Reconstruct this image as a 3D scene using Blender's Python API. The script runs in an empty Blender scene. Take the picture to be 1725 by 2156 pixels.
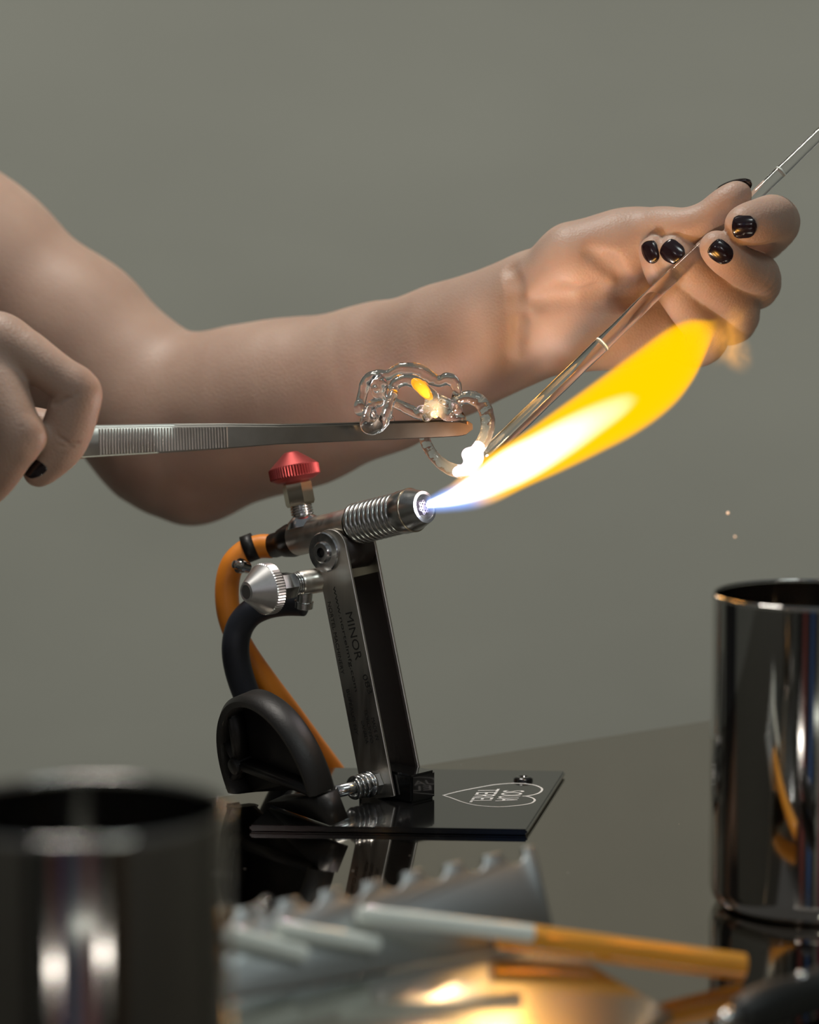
import bpy, bmesh, math, random
import numpy as np
from mathutils import Vector, Matrix
random.seed(4); np.random.seed(4)
S = bpy.context.scene
COL = S.collection

# ------------------------------------------------------------------ camera
PITCH = math.radians(7.0); HALF = math.radians(10.0)
FPX = 1078/math.tan(HALF)
CAM = np.array([0, -1.464, 0.33])
FW = np.array([0, math.cos(PITCH), -math.sin(PITCH)])
RT = np.array([1.0, 0, 0]); UPV = np.array([0, math.sin(PITCH), math.cos(PITCH)])
cd = bpy.data.cameras.new('camera'); cam = bpy.data.objects.new('camera', cd); COL.objects.link(cam)
cam.location = CAM; cam.rotation_euler = (math.pi/2-PITCH, 0, 0)
cd.sensor_fit = 'VERTICAL'; cd.lens = 45; cd.sensor_height = 2*45*math.tan(HALF); cd.sensor_width = cd.sensor_height*.8
cd.clip_start = .02
cd.dof.use_dof = True; cd.dof.focus_distance = 1.475; cd.dof.aperture_fstop = 2.3
S.camera = cam

# ------------------------------------------------------------------ world, lights, exposure
S.view_settings.view_transform = 'Standard'; S.view_settings.look = 'None'
S.view_settings.exposure = 0; S.view_settings.gamma = 1; S.view_settings.use_curve_mapping = False
w = bpy.data.worlds.new('world'); S.world = w; w.use_nodes = True
w.node_tree.nodes['Background'].inputs[0].default_value = (.75, .8, .85, 1)
w.node_tree.nodes['Background'].inputs[1].default_value = .17
S.cycles.use_denoising = True
S.cycles.max_bounces = 14; S.cycles.transmission_bounces = 12; S.cycles.transparent_max_bounces = 16
S.cycles.volume_step_rate = 1.0; S.cycles.volume_max_steps = 256
S.cycles.sample_clamp_indirect = 6

def area(name, loc, target, sx, sy, power, col):
    ld = bpy.data.lights.new(name, 'AREA'); ld.shape = 'RECTANGLE'; ld.size = sx; ld.size_y = sy
    ld.energy = power; ld.color = col
    o = bpy.data.objects.new(name, ld); COL.objects.link(o); o.location = loc
    o.rotation_euler = (Vector(target)-Vector(loc)).to_track_quat('-Z', 'Y').to_euler()
    return o
area('overhead_lamp', (-.28, .22, 1.45), (-.05, .05, .2), .32, .32, 15.0, (1, .94, .86))
area('ceiling_lamp', (.9, -1.6, 2.0), (.0, .1, .1), .8, .4, 10, (.9, 1, .98))
area('wall_fill', (-1.0, .45, .45), (-.75, 1.55, .05), .9, .5, 4.9, (1, .98, .9))  # this pair is added, unseen, to even out the back wall
area('wall_fill', (1.0, .45, .45), (.75, 1.55, .0), .9, .5, 4.5, (1, .98, .9))
area('rear_fill', (0, -4.3, 2.3), (0, -5.2, .4), 3, .4, 22, (1, 1, 1))  # added unseen light, brings out the rear wall colours in reflections
area('hall_lamp', (-1.1, -4.2, 1.17), (0, 0, .2), .34, .07, 3.2, (1, 1, 1))
area('hall_lamp', (1.35, -4.2, 1.17), (0, 0, .2), .34, .07, 3.2, (1, 1, 1))
area('hall_lamp', (.35, -4.2, .99), (0, 0, .2), .8, .05, .55, (.9, 1, .97))

# ------------------------------------------------------------------ pixel helpers (for placing measured points at their own depth)
def ray(px, py): return FW + RT*(px-862.5)/FPX + UPV*(1078-py)/FPX
def P(px, py, Y):
    r = ray(px, py); return CAM + r*(Y-CAM[1])/r[1]
def G(px, py, z=0.0):
    r = ray(px, py); return CAM + r*(z-CAM[2])/r[2]
def M(pxr, Y): return pxr/FPX*(Y-CAM[1])       # radius in pixels at depth Y -> metres

# ------------------------------------------------------------------ materials
def mat(name, base, metal=0, rough=.5, **kw):
    m = bpy.data.materials.new(name); m.use_nodes = True
    b = m.node_tree.nodes['Principled BSDF']
    b.inputs['Base Color'].default_value = (*base, 1); b.inputs['Metallic'].default_value = metal
    b.inputs['Roughness'].default_value = rough
    for k, v in kw.items():
        i = b.inputs[k.replace('_', ' ')]; i.default_value = (*v, 1) if (isinstance(v, tuple) and len(v) == 3 and i.type == 'RGBA') else v
    return m
def nodes(m): return m.node_tree.nodes, m.node_tree.links, m.node_tree.nodes['Principled BSDF']
def vary(m, scale=40, amt=.25, stretch=(1, 1, 1), rough=None, bump=0, detail=4, bscale=None):
    n, l, b = nodes(m)
    tc = n.new('ShaderNodeTexCoord'); mp = n.new('ShaderNodeMapping'); mp.inputs['Scale'].default_value = stretch
    nz = n.new('ShaderNodeTexNoise'); nz.inputs['Scale'].default_value = scale; nz.inputs['Detail'].default_value = detail
    l.new(tc.outputs['Object'], mp.inputs[0]); l.new(mp.outputs[0], nz.inputs['Vector'])
    c = b.inputs['Base Color'].default_value[:]
    mx = n.new('ShaderNodeMix'); mx.data_type = 'RGBA'
    mx.inputs[6].default_value = (*[x*(1-amt) for x in c[:3]], 1); mx.inputs[7].default_value = (*[min(1, x*(1+amt)) for x in c[:3]], 1)
    l.new(nz.outputs[0], mx.inputs[0]); l.new(mx.outputs[2], b.inputs['Base Color'])
    if rough:
        mr = n.new('ShaderNodeMapRange'); mr.inputs[1].default_value = .3; mr.inputs[2].default_value = .7
        mr.inputs[3].default_value = rough[0]; mr.inputs[4].default_value = rough[1]
        l.new(nz.outputs[0], mr.inputs[0]); l.new(mr.outputs[0], b.inputs['Roughness'])
    if bump:
        n2 = n.new('ShaderNodeTexNoise'); n2.inputs['Scale'].default_value = bscale or scale*4; n2.inputs['Detail'].default_value = 3
        l.new(mp.outputs[0], n2.inputs['Vector'])
        bp = n.new('ShaderNodeBump'); bp.inputs['Strength'].default_value = bump; bp.inputs['Distance'].default_value = .0005
        l.new(n2.outputs[0], bp.inputs['Height']); l.new(bp.outputs[0], b.inputs['Normal'])
    return m

m_wall = vary(mat('wall_paint', (.283, .288, .252), 0, .9), 2.2, .16, (1, 1, 1.8), detail=5)
m_floor = vary(mat('floor_concrete', (.22, .21, .19), 0, .8), 3, .15)
m_table = vary(mat('brushed_table_steel', (.43, .385, .33), 1, .055), 30, .10, (1, .15, 1), rough=(.04, .07))
n_, l_, b_ = nodes(m_table)          # sparse dust specks
vn = n_.new('ShaderNodeTexVoronoi'); vn.inputs['Scale'].default_value = 60
tcv = n_.new('ShaderNodeTexCoord'); l_.new(tcv.outputs['Object'], vn.inputs['Vector'])
cr = n_.new('ShaderNodeMapRange'); cr.inputs[1].default_value = .018; cr.inputs[2].default_value = .03; cr.inputs[3].default_value = 0; cr.inputs[4].default_value = 1
l_.new(vn.outputs['Distance'], cr.inputs[0]); l_.new(cr.outputs[0], b_.inputs['Metallic'])
m_gloss = mat('black_enamel', (.006, .006, .006), 0, .12, Coat_Weight=.6, Coat_Roughness=.03)
m_cast = vary(mat('black_cast_iron', (.009, .0085, .008), 0, .47, Specular_IOR_Level=.4), 200, .2, bump=.2)
m_dark = vary(mat('dark_metal', (.07, .07, .07), 1, .35), 150, .2)
m_steel = vary(mat('brushed_steel', (.66, .63, .57), 1, .34), 300, .12, (1, 1, .1), rough=(.28, .4))
m_inside = mat('dark_steel', (.028, .02, .017), .2, .45)  # shade inside the post put into this colour
m_chrome = vary(mat('bright_steel', (.62, .63, .62), 1, .16), 200, .15, rough=(.12, .26))
m_coil = vary(mat('machined_steel', (.52, .53, .51), 1, .26), 120, .06)
m_brass = mat('nickel_brass', (.62, .55, .42), 1, .22)
m_alu = vary(mat('aluminium', (.62, .62, .61), 1, .36), 300, .1)
m_red = vary(mat('red_anodised_aluminium', (.34, .055, .052), .8, .48), 300, .12)
m_orange = vary(mat('orange_hose_rubber', (.80, .25, .02), 0, .42), 60, .1, bump=.08)
m_blue = vary(mat('navy_hose_rubber', (.012, .0155, .024), 0, .5), 60, .1, bump=.08)
m_cup = vary(mat('polished_cup_steel', (.56, .55, .53), 1, .07), 14, .06, (1, 1, .3), bump=.05, bscale=9)
m_rest = vary(mat('satin_rest_steel', (.52, .55, .545), 1, .42), 60, .05)
m_rest2 = mat('polished_rest_steel', (.60, .61, .58), 1, .15)
m_tweez = mat('tweezer_steel', (.42, .41, .38), 1, .34)
n_, l_, b_ = nodes(m_tweez); tc = n_.new('ShaderNodeTexCoord'); sp = n_.new('ShaderNodeSeparateXYZ'); rp = n_.new('ShaderNodeValToRGB'); mr = n_.new('ShaderNodeMapRange')
mr.inputs[1].default_value = -.09; mr.inputs[2].default_value = .13; l_.new(tc.outputs['Object'], sp.inputs[0]); l_.new(sp.outputs[0], mr.inputs[0])
nz = n_.new('ShaderNodeTexNoise'); nz.inputs['Scale'].default_value = 90; l_.new(tc.outputs['Object'], nz.inputs['Vector']); ma = n_.new('ShaderNodeMath'); ma.operation = 'MULTIPLY_ADD'
l_.new(nz.outputs[0], ma.inputs[0]); ma.inputs[1].default_value = .12; l_.new(mr.outputs[0], ma.inputs[2]); l_.new(ma.outputs[0], rp.inputs[0]); l_.new(rp.outputs[0], b_.inputs['Base Color'])
rp.color_ramp.elements[0].position = .3; rp.color_ramp.elements[0].color = (.40, .39, .355, 1); rp.color_ramp.elements[1].position = .95; rp.color_ramp.elements[1].color = (.040, .026, .017, 1)
q = rp.color_ramp.elements.new(.6); q.color = (.15, .145, .125, 1)
m_glass = mat('clear_glass', (1, 1, 1), 0, .015, IOR=1.48, Transmission_Weight=1)
m_white = mat('white_glass', (.90, .95, .88), 0, .12, IOR=1.5, Transmission_Weight=.12)
m_flamelit = mat('flame_lit_glass', (1, .50, .07), 0, .1, IOR=1.47, Transmission_Weight=.45)  # orange of the flame's light put into the glass colour
m_nail = mat('dark_plum_nail_polish', (.010, .004, .006), 0, .2, Coat_Weight=.5, Coat_Roughness=.12)
m_print = mat('white_print', (.7, .7, .68), 0, .5)
m_etch = mat('etched_mark', (.035, .033, .03), .4, .6)
m_shirt = vary(mat('dark_cotton', (.02, .02, .022), 0, .9), 300, .2)
m_grip = mat('black_rubber_grip', (.006, .007, .006), 0, .5)
m_port = mat('burnt_port', (.01, .005, .02), 0, .5)
m_hex = mat('hot_nozzle_steel', (.62, .56, .68), 1, .4)

m_skin = mat('skin', (.50, .335, .255), 0, .5, Subsurface_Weight=.45, Subsurface_Scale=.007, Specular_IOR_Level=.35)
n_, l_, b_ = nodes(m_skin); b_.inputs['Subsurface Radius'].default_value = (1, .35, .18)
tc = n_.new('ShaderNodeTexCoord'); nz = n_.new('ShaderNodeTexNoise'); nz.inputs['Scale'].default_value = 28; nz.inputs['Detail'].default_value = 5
l_.new(tc.outputs['Object'], nz.inputs['Vector'])
mx = n_.new('ShaderNodeMix'); mx.data_type = 'RGBA'
mx.inputs[6].default_value = (.335, .21, .158, 1); mx.inputs[7].default_value = (.50, .36, .28, 1)
l_.new(nz.outputs[0], mx.inputs[0]); l_.new(mx.outputs[2], b_.inputs['Base Color'])
n2 = n_.new('ShaderNodeTexVoronoi'); n2.inputs['Scale'].default_value = 750
l_.new(tc.outputs['Object'], n2.inputs['Vector'])
bp = n_.new('ShaderNodeBump'); bp.inputs['Strength'].default_value = .35; bp.inputs['Distance'].default_value = .0004
l_.new(n2.outputs[0], bp.inputs['Height']); l_.new(bp.outputs[0], b_.inputs['Normal'])

def emit(name, col, st, base=(1, 1, 1)):
    return mat(name, base, 0, .3, Emission_Color=col, Emission_Strength=st)

# ------------------------------------------------------------------ object helpers
def thing(name, label, cat, loc=(0, 0, 0), group=None):
    o = bpy.data.objects.new(name, None); COL.objects.link(o); o.location = loc; o.empty_display_size = .02
    o['label'] = label; o['category'] = cat
    if group: o['group'] = group
    return o
def wloc(o):
    v = Vector((0, 0, 0))
    while o: v += o.location; o = o.parent
    return v
def link(name, me, material, parent=None, smooth=True):
    """verts in me are world coordinates"""
    if parent is not None:
        me.transform(Matrix.Translation(-wloc(parent)))
    me.materials.append(material)
    if smooth: me.shade_smooth()
    o = bpy.data.objects.new(name, me); COL.objects.link(o); o.parent = parent
    return o
def base_origin(o):
    """put a single-mesh thing's origin at the middle of its base"""
    co = np.array([v.co[:] for v in o.data.vertices]); c = co.mean(0); c[2] = co[:, 2].min()
    o.data.transform(Matrix.Translation(-Vector(c))); o.location = Vector(c); return o
def tag(o, label, cat, group=None):
    o['label'] = label; o['category'] = cat
    if group: o['group'] = group
    return o
def struct(o): o['kind'] = 'structure'; return o
def pyd(v, f, name='mesh'):
    me = bpy.data.meshes.new(name); me.from_pydata([tuple(map(float, x)) for x in v], [], f); me.update(); return me
def sharp(o, ang=35):
    o.data.set_sharp_from_angle(angle=math.radians(ang)); return o
def frame(axis, ref=(0, 0, 1)):
    a = np.array(axis, float); a /= np.linalg.norm(a); r = np.array(ref, float)
    if abs(a@r) > .95: r = np.array([1.0, 0, 0])
    x = np.cross(r, a); x /= np.linalg.norm(x); return x, np.cross(a, x), a
def lathe(o, axis, prof, n=48, teeth=None, ref=(0, 0, 1), cap=True):
    """prof [(r,h)] around axis from o. teeth: set of profile indices whose radius alternates (knurl)"""
    x, y, a = frame(axis, ref); o = np.array(o, float); v = []; f = []
    for i, (r, h) in enumerate(prof):
        for k in range(n):
            rr = r*(1 - (.05 if (teeth and i in teeth and k % 2) else 0)); t = 2*math.pi*k/n
            v.append(o + a*h + (x*math.cos(t)+y*math.sin(t))*rr)
    for i in range(len(prof)-1):
        for k in range(n):
            f.append((i*n+k, i*n+(k+1) % n, (i+1)*n+(k+1) % n, (i+1)*n+k))
    if cap:
        if prof[0][0] > 1e-6: f.append(tuple(range(n))[::-1])
        if prof[-1][0] > 1e-6: f.append(tuple((len(prof)-1)*n+k for k in range(n)))
    return pyd(v, f)
def catmull(pts, m=8):
    p = np.array(pts, float); p = np.vstack([2*p[0]-p[1], p, 2*p[-1]-p[-2]]); out = []
    for i in range(1, len(p)-2):
        for j in range(m):
            t = j/m
            out.append(.5*((2*p[i])+(-p[i-1]+p[i+1])*t+(2*p[i-1]-5*p[i]+4*p[i+1]-p[i+2])*t*t+(-p[i-1]+3*p[i]-3*p[i+1]+p[i+2])*t**3))
    out.append(p[-2]); return np.array(out)
def tube(path, rad, n=20, cap=True):
    p = np.array(path, float); rad = np.broadcast_to(np.array(rad, float), (len(p),)); v = []; f = []
    t = np.gradient(p, axis=0); t /= np.linalg.norm(t, axis=1)[:, None]
    x, y, _ = frame(t[0])
    for i in range(len(p)):
        x = x - t[i]*(x@t[i]); x /= np.linalg.norm(x); y = np.cross(t[i], x)
        for k in range(n):
            a = 2*math.pi*k/n; v.append(p[i]+(x*math.cos(a)+y*math.sin(a))*rad[i])
    for i in range(len(p)-1):
        for k in range(n): f.append((i*n+k, i*n+(k+1) % n, (i+1)*n+(k+1) % n, (i+1)*n+k))
    if cap:
        f.append(tuple(range(n))[::-1]); f.append(tuple((len(p)-1)*n+k for k in range(n)))
    return pyd(v, f)
def prism(pts2, h0, h1, fn, bevel=0, seg=2):
    """polygon pts2 extruded; fn(u,v,h)->world"""
    bm = bmesh.new(); a = [bm.verts.new(fn(u, v, h0)) for u, v in pts2]; b = [bm.verts.new(fn(u, v, h1)) for u, v in pts2]
    bm.faces.new(a[::-1]); bm.faces.new(b); n = len(a)
    for i in range(n): bm.faces.new((a[i], a[(i+1) % n], b[(i+1) % n], b[i]))
    bmesh.ops.recalc_face_normals(bm, faces=bm.faces)
    if bevel: bmesh.ops.bevel(bm, geom=bm.edges[:], offset=bevel, segments=seg, affect='EDGES', clamp_overlap=True)
    me = bpy.data.meshes.new('m'); bm.to_mesh(me); bm.free(); return me
def join(meshes):
    bm = bmesh.new()
    for m in meshes: bm.from_mesh(m)
    me = bpy.data.meshes.new('m'); bm.to_mesh(me); bm.free()
    for m in meshes: bpy.data.meshes.remove(m)
    return me
def text_quad(s, o, right, up, space=1.0):
    """flat lettering whose bounding box fills the parallelogram o, right, up"""
    cu = bpy.data.curves.new('t', 'FONT'); cu.body = s; cu.resolution_u = 3; cu.space_character = space; cu.extrude = .01
    ob = bpy.data.objects.new('t', cu); COL.objects.link(ob); dg = bpy.context.evaluated_depsgraph_get()
    me = bpy.data.meshes.new_from_object(ob.evaluated_get(dg)); bpy.data.objects.remove(ob); bpy.data.curves.remove(cu)
    co = np.array([v.co[:] for v in me.vertices]); lo = co.min(0); hi = co.max(0)
    o, right, up = map(np.array, (o, right, up)); nn = np.cross(right, up); nn /= np.linalg.norm(nn)
    for v in me.vertices:
        c = (np.array(v.co[:])-lo)/np.maximum(hi-lo, 1e-9)
        v.co = Vector(o+right*c[0]+up*c[1]+nn*(c[2]*.0001+.00003))
    me.materials.clear(); return me

# ------------------------------------------------------------------ implicit surfaces (skin, molten glass)
BIG = .05
class Field:
    def __init__(s, lo, hi, h):
        s.lo = np.array(lo, float); s.h = h; s.n = np.ceil((np.array(hi)-s.lo)/h).astype(int)+1
        s.a = np.full(s.n, BIG, np.float32)
    def blank(s):
        f = Field.__new__(Field); f.lo, f.h, f.n = s.lo, s.h, s.n; f.a = np.full(s.n, BIG, np.float32); return f
    def box(s, lo, hi):
        i0 = np.clip(np.floor((np.array(lo)-s.lo)/s.h).astype(int), 0, s.n); i1 = np.clip(np.ceil((np.array(hi)-s.lo)/s.h).astype(int)+1, 0, s.n)
        return i0, i1
    def coords(s, i0, i1):
        return [(s.lo[k]+s.h*np.arange(i0[k], i1[k])).astype(np.float32).reshape([-1 if j == k else 1 for j in range(3)]) for k in range(3)]
    def cap(s, p, q, r0, r1, k=.004, sub=False, sq=(1, 1, 1)):
        p = np.array(p, float); q = np.array(q, float); m = max(r0, r1)+k+.004
        i0, i1 = s.box(np.minimum(p, q)-m, np.maximum(p, q)+m)
        if (i1 <= i0).any(): return
        X, Y, Z = s.coords(i0, i1); sqx, sqy, sqz = sq; d = (q-p)*np.array(sq); L = float(d@d)+1e-12
        x, y, z = (X-p[0])*sqx, (Y-p[1])*sqy, (Z-p[2])*sqz
        t = np.clip((x*d[0]+y*d[1]+z*d[2])/L, 0, 1)
        D = np.sqrt((x-t*d[0])**2+(y-t*d[1])**2+(z-t*d[2])**2)-(r0+(r1-r0)*t)
        sl = tuple(slice(i0[j], i1[j]) for j in range(3)); A = s.a[sl]
        if sub:
            hh = np.clip(.5-.5*(A+D)/k, 0, 1); s.a[sl] = A*(1-hh)+(-D)*hh+k*hh*(1-hh)
        else:
            hh = np.clip(.5+.5*(A-D)/k, 0, 1); s.a[sl] = A*(1-hh)+D*hh-k*hh*(1-hh)
    def chain(s, pts, k=.004, **kw):
        """pts [(xyz, r)]"""
        for (p, r), (q, r2) in zip(pts[:-1], pts[1:]): s.cap(p, q, r, r2, k, **kw)
    def union(s, f, root=None, k0=.0012, k1=.008, fall=.018):
        if root is None: K = k0
        else:
            X, Y, Z = s.coords([0, 0, 0], s.n); K = (k0+(k1-k0)*np.exp(-((X-root[0])**2+(Y-root[1])**2+(Z-root[2])**2)/fall**2)).astype(np.float32)
        hh = np.clip(.5+.5*(s.a-f.a)/K, 0, 1); s.a = s.a*(1-hh)+f.a*hh-K*hh*(1-hh)
    def sample(s, p):
        g = (np.array(p)-s.lo)/s.h; i = np.clip(np.floor(g).astype(int), 0, s.n-2); t = g-i; r = 0
        for dx in (0, 1):
            for dy in (0, 1):
                for dz in (0, 1):
                    r += s.a[i[0]+dx, i[1]+dy, i[2]+dz]*(t[0] if dx else 1-t[0])*(t[1] if dy else 1-t[1])*(t[2] if dz else 1-t[2])
        return r
    def march(s, p, d, iso=0.0, n=300):
        p = np.array(p, float); d = np.array(d, float)
        for _ in range(n):
            v = s.sample(p)-iso
            if v < 1e-5: break
            p = p+d*min(max(v*.7, 2e-5), .0015)
        return p
    def mesh(s):
        A = s.a; neg = A < 0; nx, ny, nz = A.shape
        c = np.zeros((nx-1, ny-1, nz-1), np.uint8)
        for dx in (0, 1):
            for dy in (0, 1):
                for dz in (0, 1): c += neg[dx:nx-1+dx, dy:ny-1+dy, dz:nz-1+dz]
        act = np.argwhere((c > 0) & (c < 8)); idx = np.full(c.shape, -1, np.int32)
        idx[act[:, 0], act[:, 1], act[:, 2]] = np.arange(len(act))
        acc = np.zeros((len(act), 3)); cnt = np.zeros(len(act))
        val = {}
        for dx in (0, 1):
            for dy in (0, 1):
                for dz in (0, 1): val[dx, dy, dz] = A[act[:, 0]+dx, act[:, 1]+dy, act[:, 2]+dz].astype(float)
        for a in val:
            for k in range(3):
                if a[k]: continue
                b = list(a); b[k] = 1; va, vb = val[a], val[tuple(b)]; m = (va < 0) != (vb < 0)
                t = np.where(m, va/(va-vb+1e-20), 0); q = np.zeros((len(act), 3)); q += a; q[:, k] += t
                acc[m] += q[m]; cnt[m] += 1
        V = s.lo+(act+acc/cnt[:, None])*s.h
        F = []
        for k in range(3):
            sl0 = [slice(None)]*3; sl1 = [slice(None)]*3; sl0[k] = slice(0, -1); sl1[k] = slice(1, None)
            n0, n1 = neg[tuple(sl0)], neg[tuple(sl1)]; e = np.argwhere(n0 != n1)
            i, j = [(1, 2), (2, 0), (0, 1)][k]
            e = e[(e[:, i] > 0) & (e[:, j] > 0) & (e[:, i] < A.shape[i]-1) & (e[:, j] < A.shape[j]-1)]
            def cell(di, dj):
                q = e.copy(); q[:, i] -= di; q[:, j] -= dj; return idx[q[:, 0], q[:, 1], q[:, 2]]
            quad = np.stack([cell(1, 1), cell(0, 1), cell(0, 0), cell(1, 0)], 1)
            fl = ~n0[e[:, 0], e[:, 1], e[:, 2]]; quad[fl] = quad[fl][:, ::-1]; F.append(quad)
        return V, np.vstack(F)
def vf_mesh(V, F):
    me = bpy.data.meshes.new('m'); me.vertices.add(len(V)); me.vertices.foreach_set('co', V.astype(np.float32).ravel())
    me.loops.add(F.size); me.loops.foreach_set('vertex_index', F.astype(np.int32).ravel())
    me.polygons.add(len(F)); me.polygons.foreach_set('loop_start', np.arange(0, F.size, 4, dtype=np.int32))
    me.update(calc_edges=True); me.validate(); return me
def CH(lst): return [(P(a, b, Y), M(r, Y)) for a, b, Y, r in lst]

# ================================================================== the setting
def slab(name, lo, hi, m):
    pts = [(lo[0], lo[1]), (hi[0], lo[1]), (hi[0], hi[1]), (lo[0], hi[1])]
    return struct(link(name, prism(pts, lo[2], hi[2], lambda u, v, h: Vector((u, v, h))), m, None, False))
slab('wall_back', (-3.5, 1.55, -.8), (3.5, 1.65, 2.6), m_wall)
m_side = mat('side_wall_paint', (.38, .38, .34), 0, .85)
slab('wall_left', (-3.6, -5.2, -.8), (-3.5, 1.65, 2.6), m_side)
slab('wall_right', (3.5, -5.2, -.8), (3.6, 1.65, 2.6), m_side)
slab('floor', (-3.5, -5.2, -.85), (3.5, 1.65, -.8), m_floor)
# rear wall with painted colour fields, only met in reflections
m_rear = mat('rear_wall_paint', (.02, .02, .022), 0, .8)
n_, l_, b_ = nodes(m_rear); tc = n_.new('ShaderNodeTexCoord'); sp = n_.new('ShaderNodeSeparateXYZ'); rp = n_.new('ShaderNodeValToRGB')
mr = n_.new('ShaderNodeMapRange'); mr.inputs[1].default_value = -3.4; mr.inputs[2].default_value = 3.4
l_.new(tc.outputs['Object'], sp.inputs[0]); l_.new(sp.outputs[0], mr.inputs[0]); l_.new(mr.outputs[0], rp.inputs[0]); l_.new(rp.outputs[0], b_.inputs['Base Color'])
e = rp.color_ramp; e.interpolation = 'CONSTANT'
cols = [(0, (.02, .02, .02)), (.12, (.25, .27, .25)), (.2, (.02, .02, .02)), (.3, (.3, .06, .05)), (.36, (.03, .03, .03)), (.42, (.05, .14, .4)), (.47, (.02, .02, .02)),
        (.53, (.3, .33, .3)), (.58, (.28, .03, .08)), (.66, (.05, .05, .05)), (.74, (.3, .33, .3)), (.8, (.02, .02, .02)), (.9, (.3, .16, .05))]
e.elements[0].color = (*cols[0][1], 1); e.elements[1].position = 1; e.elements[1].color = (.02, .02, .02, 1)
for p_, c_ in cols[1:]:
    q = e.elements.new(p_); q.color = (*c_, 1)
slab('wall_rear', (-3.5, -5.25, -.8), (3.5, -5.2, 2.6), m_rear)

# table: far edge runs away to the right
e0 = G(890, 1610)[:2]; e1 = G(1500, 1515)[:2]; ed = (e1-e0)/np.linalg.norm(e1-e0); en = np.array([ed[1], -ed[0]])
tl = e0-ed*1.45; tr = e0+ed*1.0
tp = [tl, tl+en*1.9, tr+en*1.9, tr]
table = thing('work_table', 'stainless steel work table top carrying the torch and both cups', 'table', (0.2, -.2, -.8))
o = link('table_top', prism([tuple(q) for q in tp], -.03, 0, lambda u, v, h: Vector((u, v, h)), .0015), m_table, table); sharp(o)
for i, (a, b) in enumerate([(0, 0), (1, 0), (0, 1), (1, 1)]):
    q = tl+ed*(.08 if a == 0 else 2.37)+en*(.08 if b == 0 else 1.82)
    link('leg', lathe((q[0], q[1], -.8), (0, 0, 1), [(.02, 0), (.02, .77)], 20), m_steel, table)

# ================================================================== torch
PSI = math.radians(42); ALP = math.radians(15)
TX = np.array([math.cos(ALP)*math.cos(PSI), -math.cos(ALP)*math.sin(PSI), math.sin(ALP)])
TY = np.array([math.sin(PSI), math.cos(PSI), 0]); TZ = np.cross(TX, TY)
TXh = np.array([math.cos(PSI), -math.sin(PSI), 0]); EZ = np.array([0, 0, 1.0])
ZT = .0032                                   # top of the base plate
FOOT = G(830, 1674, ZT)
O = FOOT+TZ*.1405                            # on the barrel axis, above the pivot
def L(x, y, z): return Vector(O+TX*x+TY*y+TZ*z)          # along barrel, to the rear, up the column
def LF(x, y, z): return Vector(FOOT+TXh*x+TY*y+EZ*z)     # upright frame at the foot
torch = thing('bench_torch', 'bench glass torch with red and silver valve knobs, steel post and black base plate', 'torch', (FOOT[0], FOOT[1], 0))

pc = [G(525, 1751), G(1110, 1760), G(1190, 1635)]
pc.append(pc[0]+pc[2]-pc[1])
o = link('base_plate', prism([(q[0], q[1]) for q in pc], 0.0003, ZT, lambda u, v, h: Vector((u, v, h)), .0008), m_gloss, torch); sharp(o)
base_plate = o
c_ = G(1102, 1643, ZT); link('corner_screw', lathe((c_[0], c_[1], ZT-.001), (0, 0, 1), [(.0052, 0), (.0052, .0022), (.004, .0030), (.0018, .0030), (.0016, .0018), (0, .0018)], 28, cap=False), m_gloss, torch)
hz = [(95, 285), (350, 222), (640, 165), (900, 122), (1200, 103), (1450, 125), (1575, 170), (1590, 212), (1530, 258), (1400, 290), (1300, 298), (1385, 306), (1465, 335), (1478, 370), (1400, 412), (1150, 447), (900, 458), (600, 436), (400, 390), (220, 325), (95, 285)]
hp = [G(920+a/7.1875, 1635+b/7.1875, ZT) for a, b in hz]
path = np.vstack([catmull(hp[:11], 5), catmull(hp[10:], 5)[1:]])
v = []; f = []
t = np.gradient(path, axis=0); t /= np.linalg.norm(t, axis=1)[:, None]
for i, q in enumerate(path):
    s_ = np.array([-t[i][1], t[i][0], 0])*.00055
    for dz in (0, .00012): v += [q+s_+EZ*(dz-.00002), q-s_+EZ*(dz-.00002)]
for i in range(len(path)-1):
    a = i*4; b = a+4; f += [(a+2, a+3, b+3, b+2), (a, a+2, b+2, b), (a+3, a+1, b+1, b+3)]
link('heart_outline', pyd(v, f), m_print, torch, False)
def zq(a, b): return G(920+a/7.1875, 1635+b/7.1875, ZT)
a0 = zq(640, 195); link('heart_lettering', join([text_quad('TEREL', a0, zq(490, 392)-a0, zq(955, 190)-a0), text_quad('SOUA', zq(1010, 215), zq(878, 376)-zq(1010, 215), zq(1335, 215)-zq(1010, 215))]), m_print, torch, False)

# post: two flanges and a web at the back (open towards the flame)
HW = .0112; HY = .0100; TH = .0016
def flange(y0, y1):
    pts = [(HW, -.1405), (HW, -.010)]+[(HW*math.cos(a), -.010+HW*math.sin(a)*.9) for a in np.linspace(0, math.pi, 16)[1:-1]]+[(-HW, -.010), (-HW, -.1405)]
    return prism(pts, y0, y1, lambda u, v, h: L(u, h, v), .0003, 1)
post = link('post', join([flange(-HY-TH, -HY), flange(HY, HY+TH), prism([(-HW, -.1405), (-HW+TH, -.1405), (-HW+TH, -.03), (-HW, -.03)], -HY, HY, lambda u, v, h: L(u, h, v))]), m_steel, torch); sharp(post)
inner = link('channel_shade', join([prism([(-HW+TH, -.139), (HW-.0012, -.139), (HW-.0012, -.026), (-HW+TH, -.026)], y, y+.0004, lambda u, v, h: L(u, h, v)) for y in (-HY+.0001, HY-.0005)]), m_inside, torch, False)  # added dark sheets that paint the shade inside the channel
def flp(px, py):
    r = ray(px, py); p0 = np.array(L(0, -HY-TH, 0)); return CAM+r*((p0-CAM)@TY)/(r@TY)
tx = []
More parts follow.
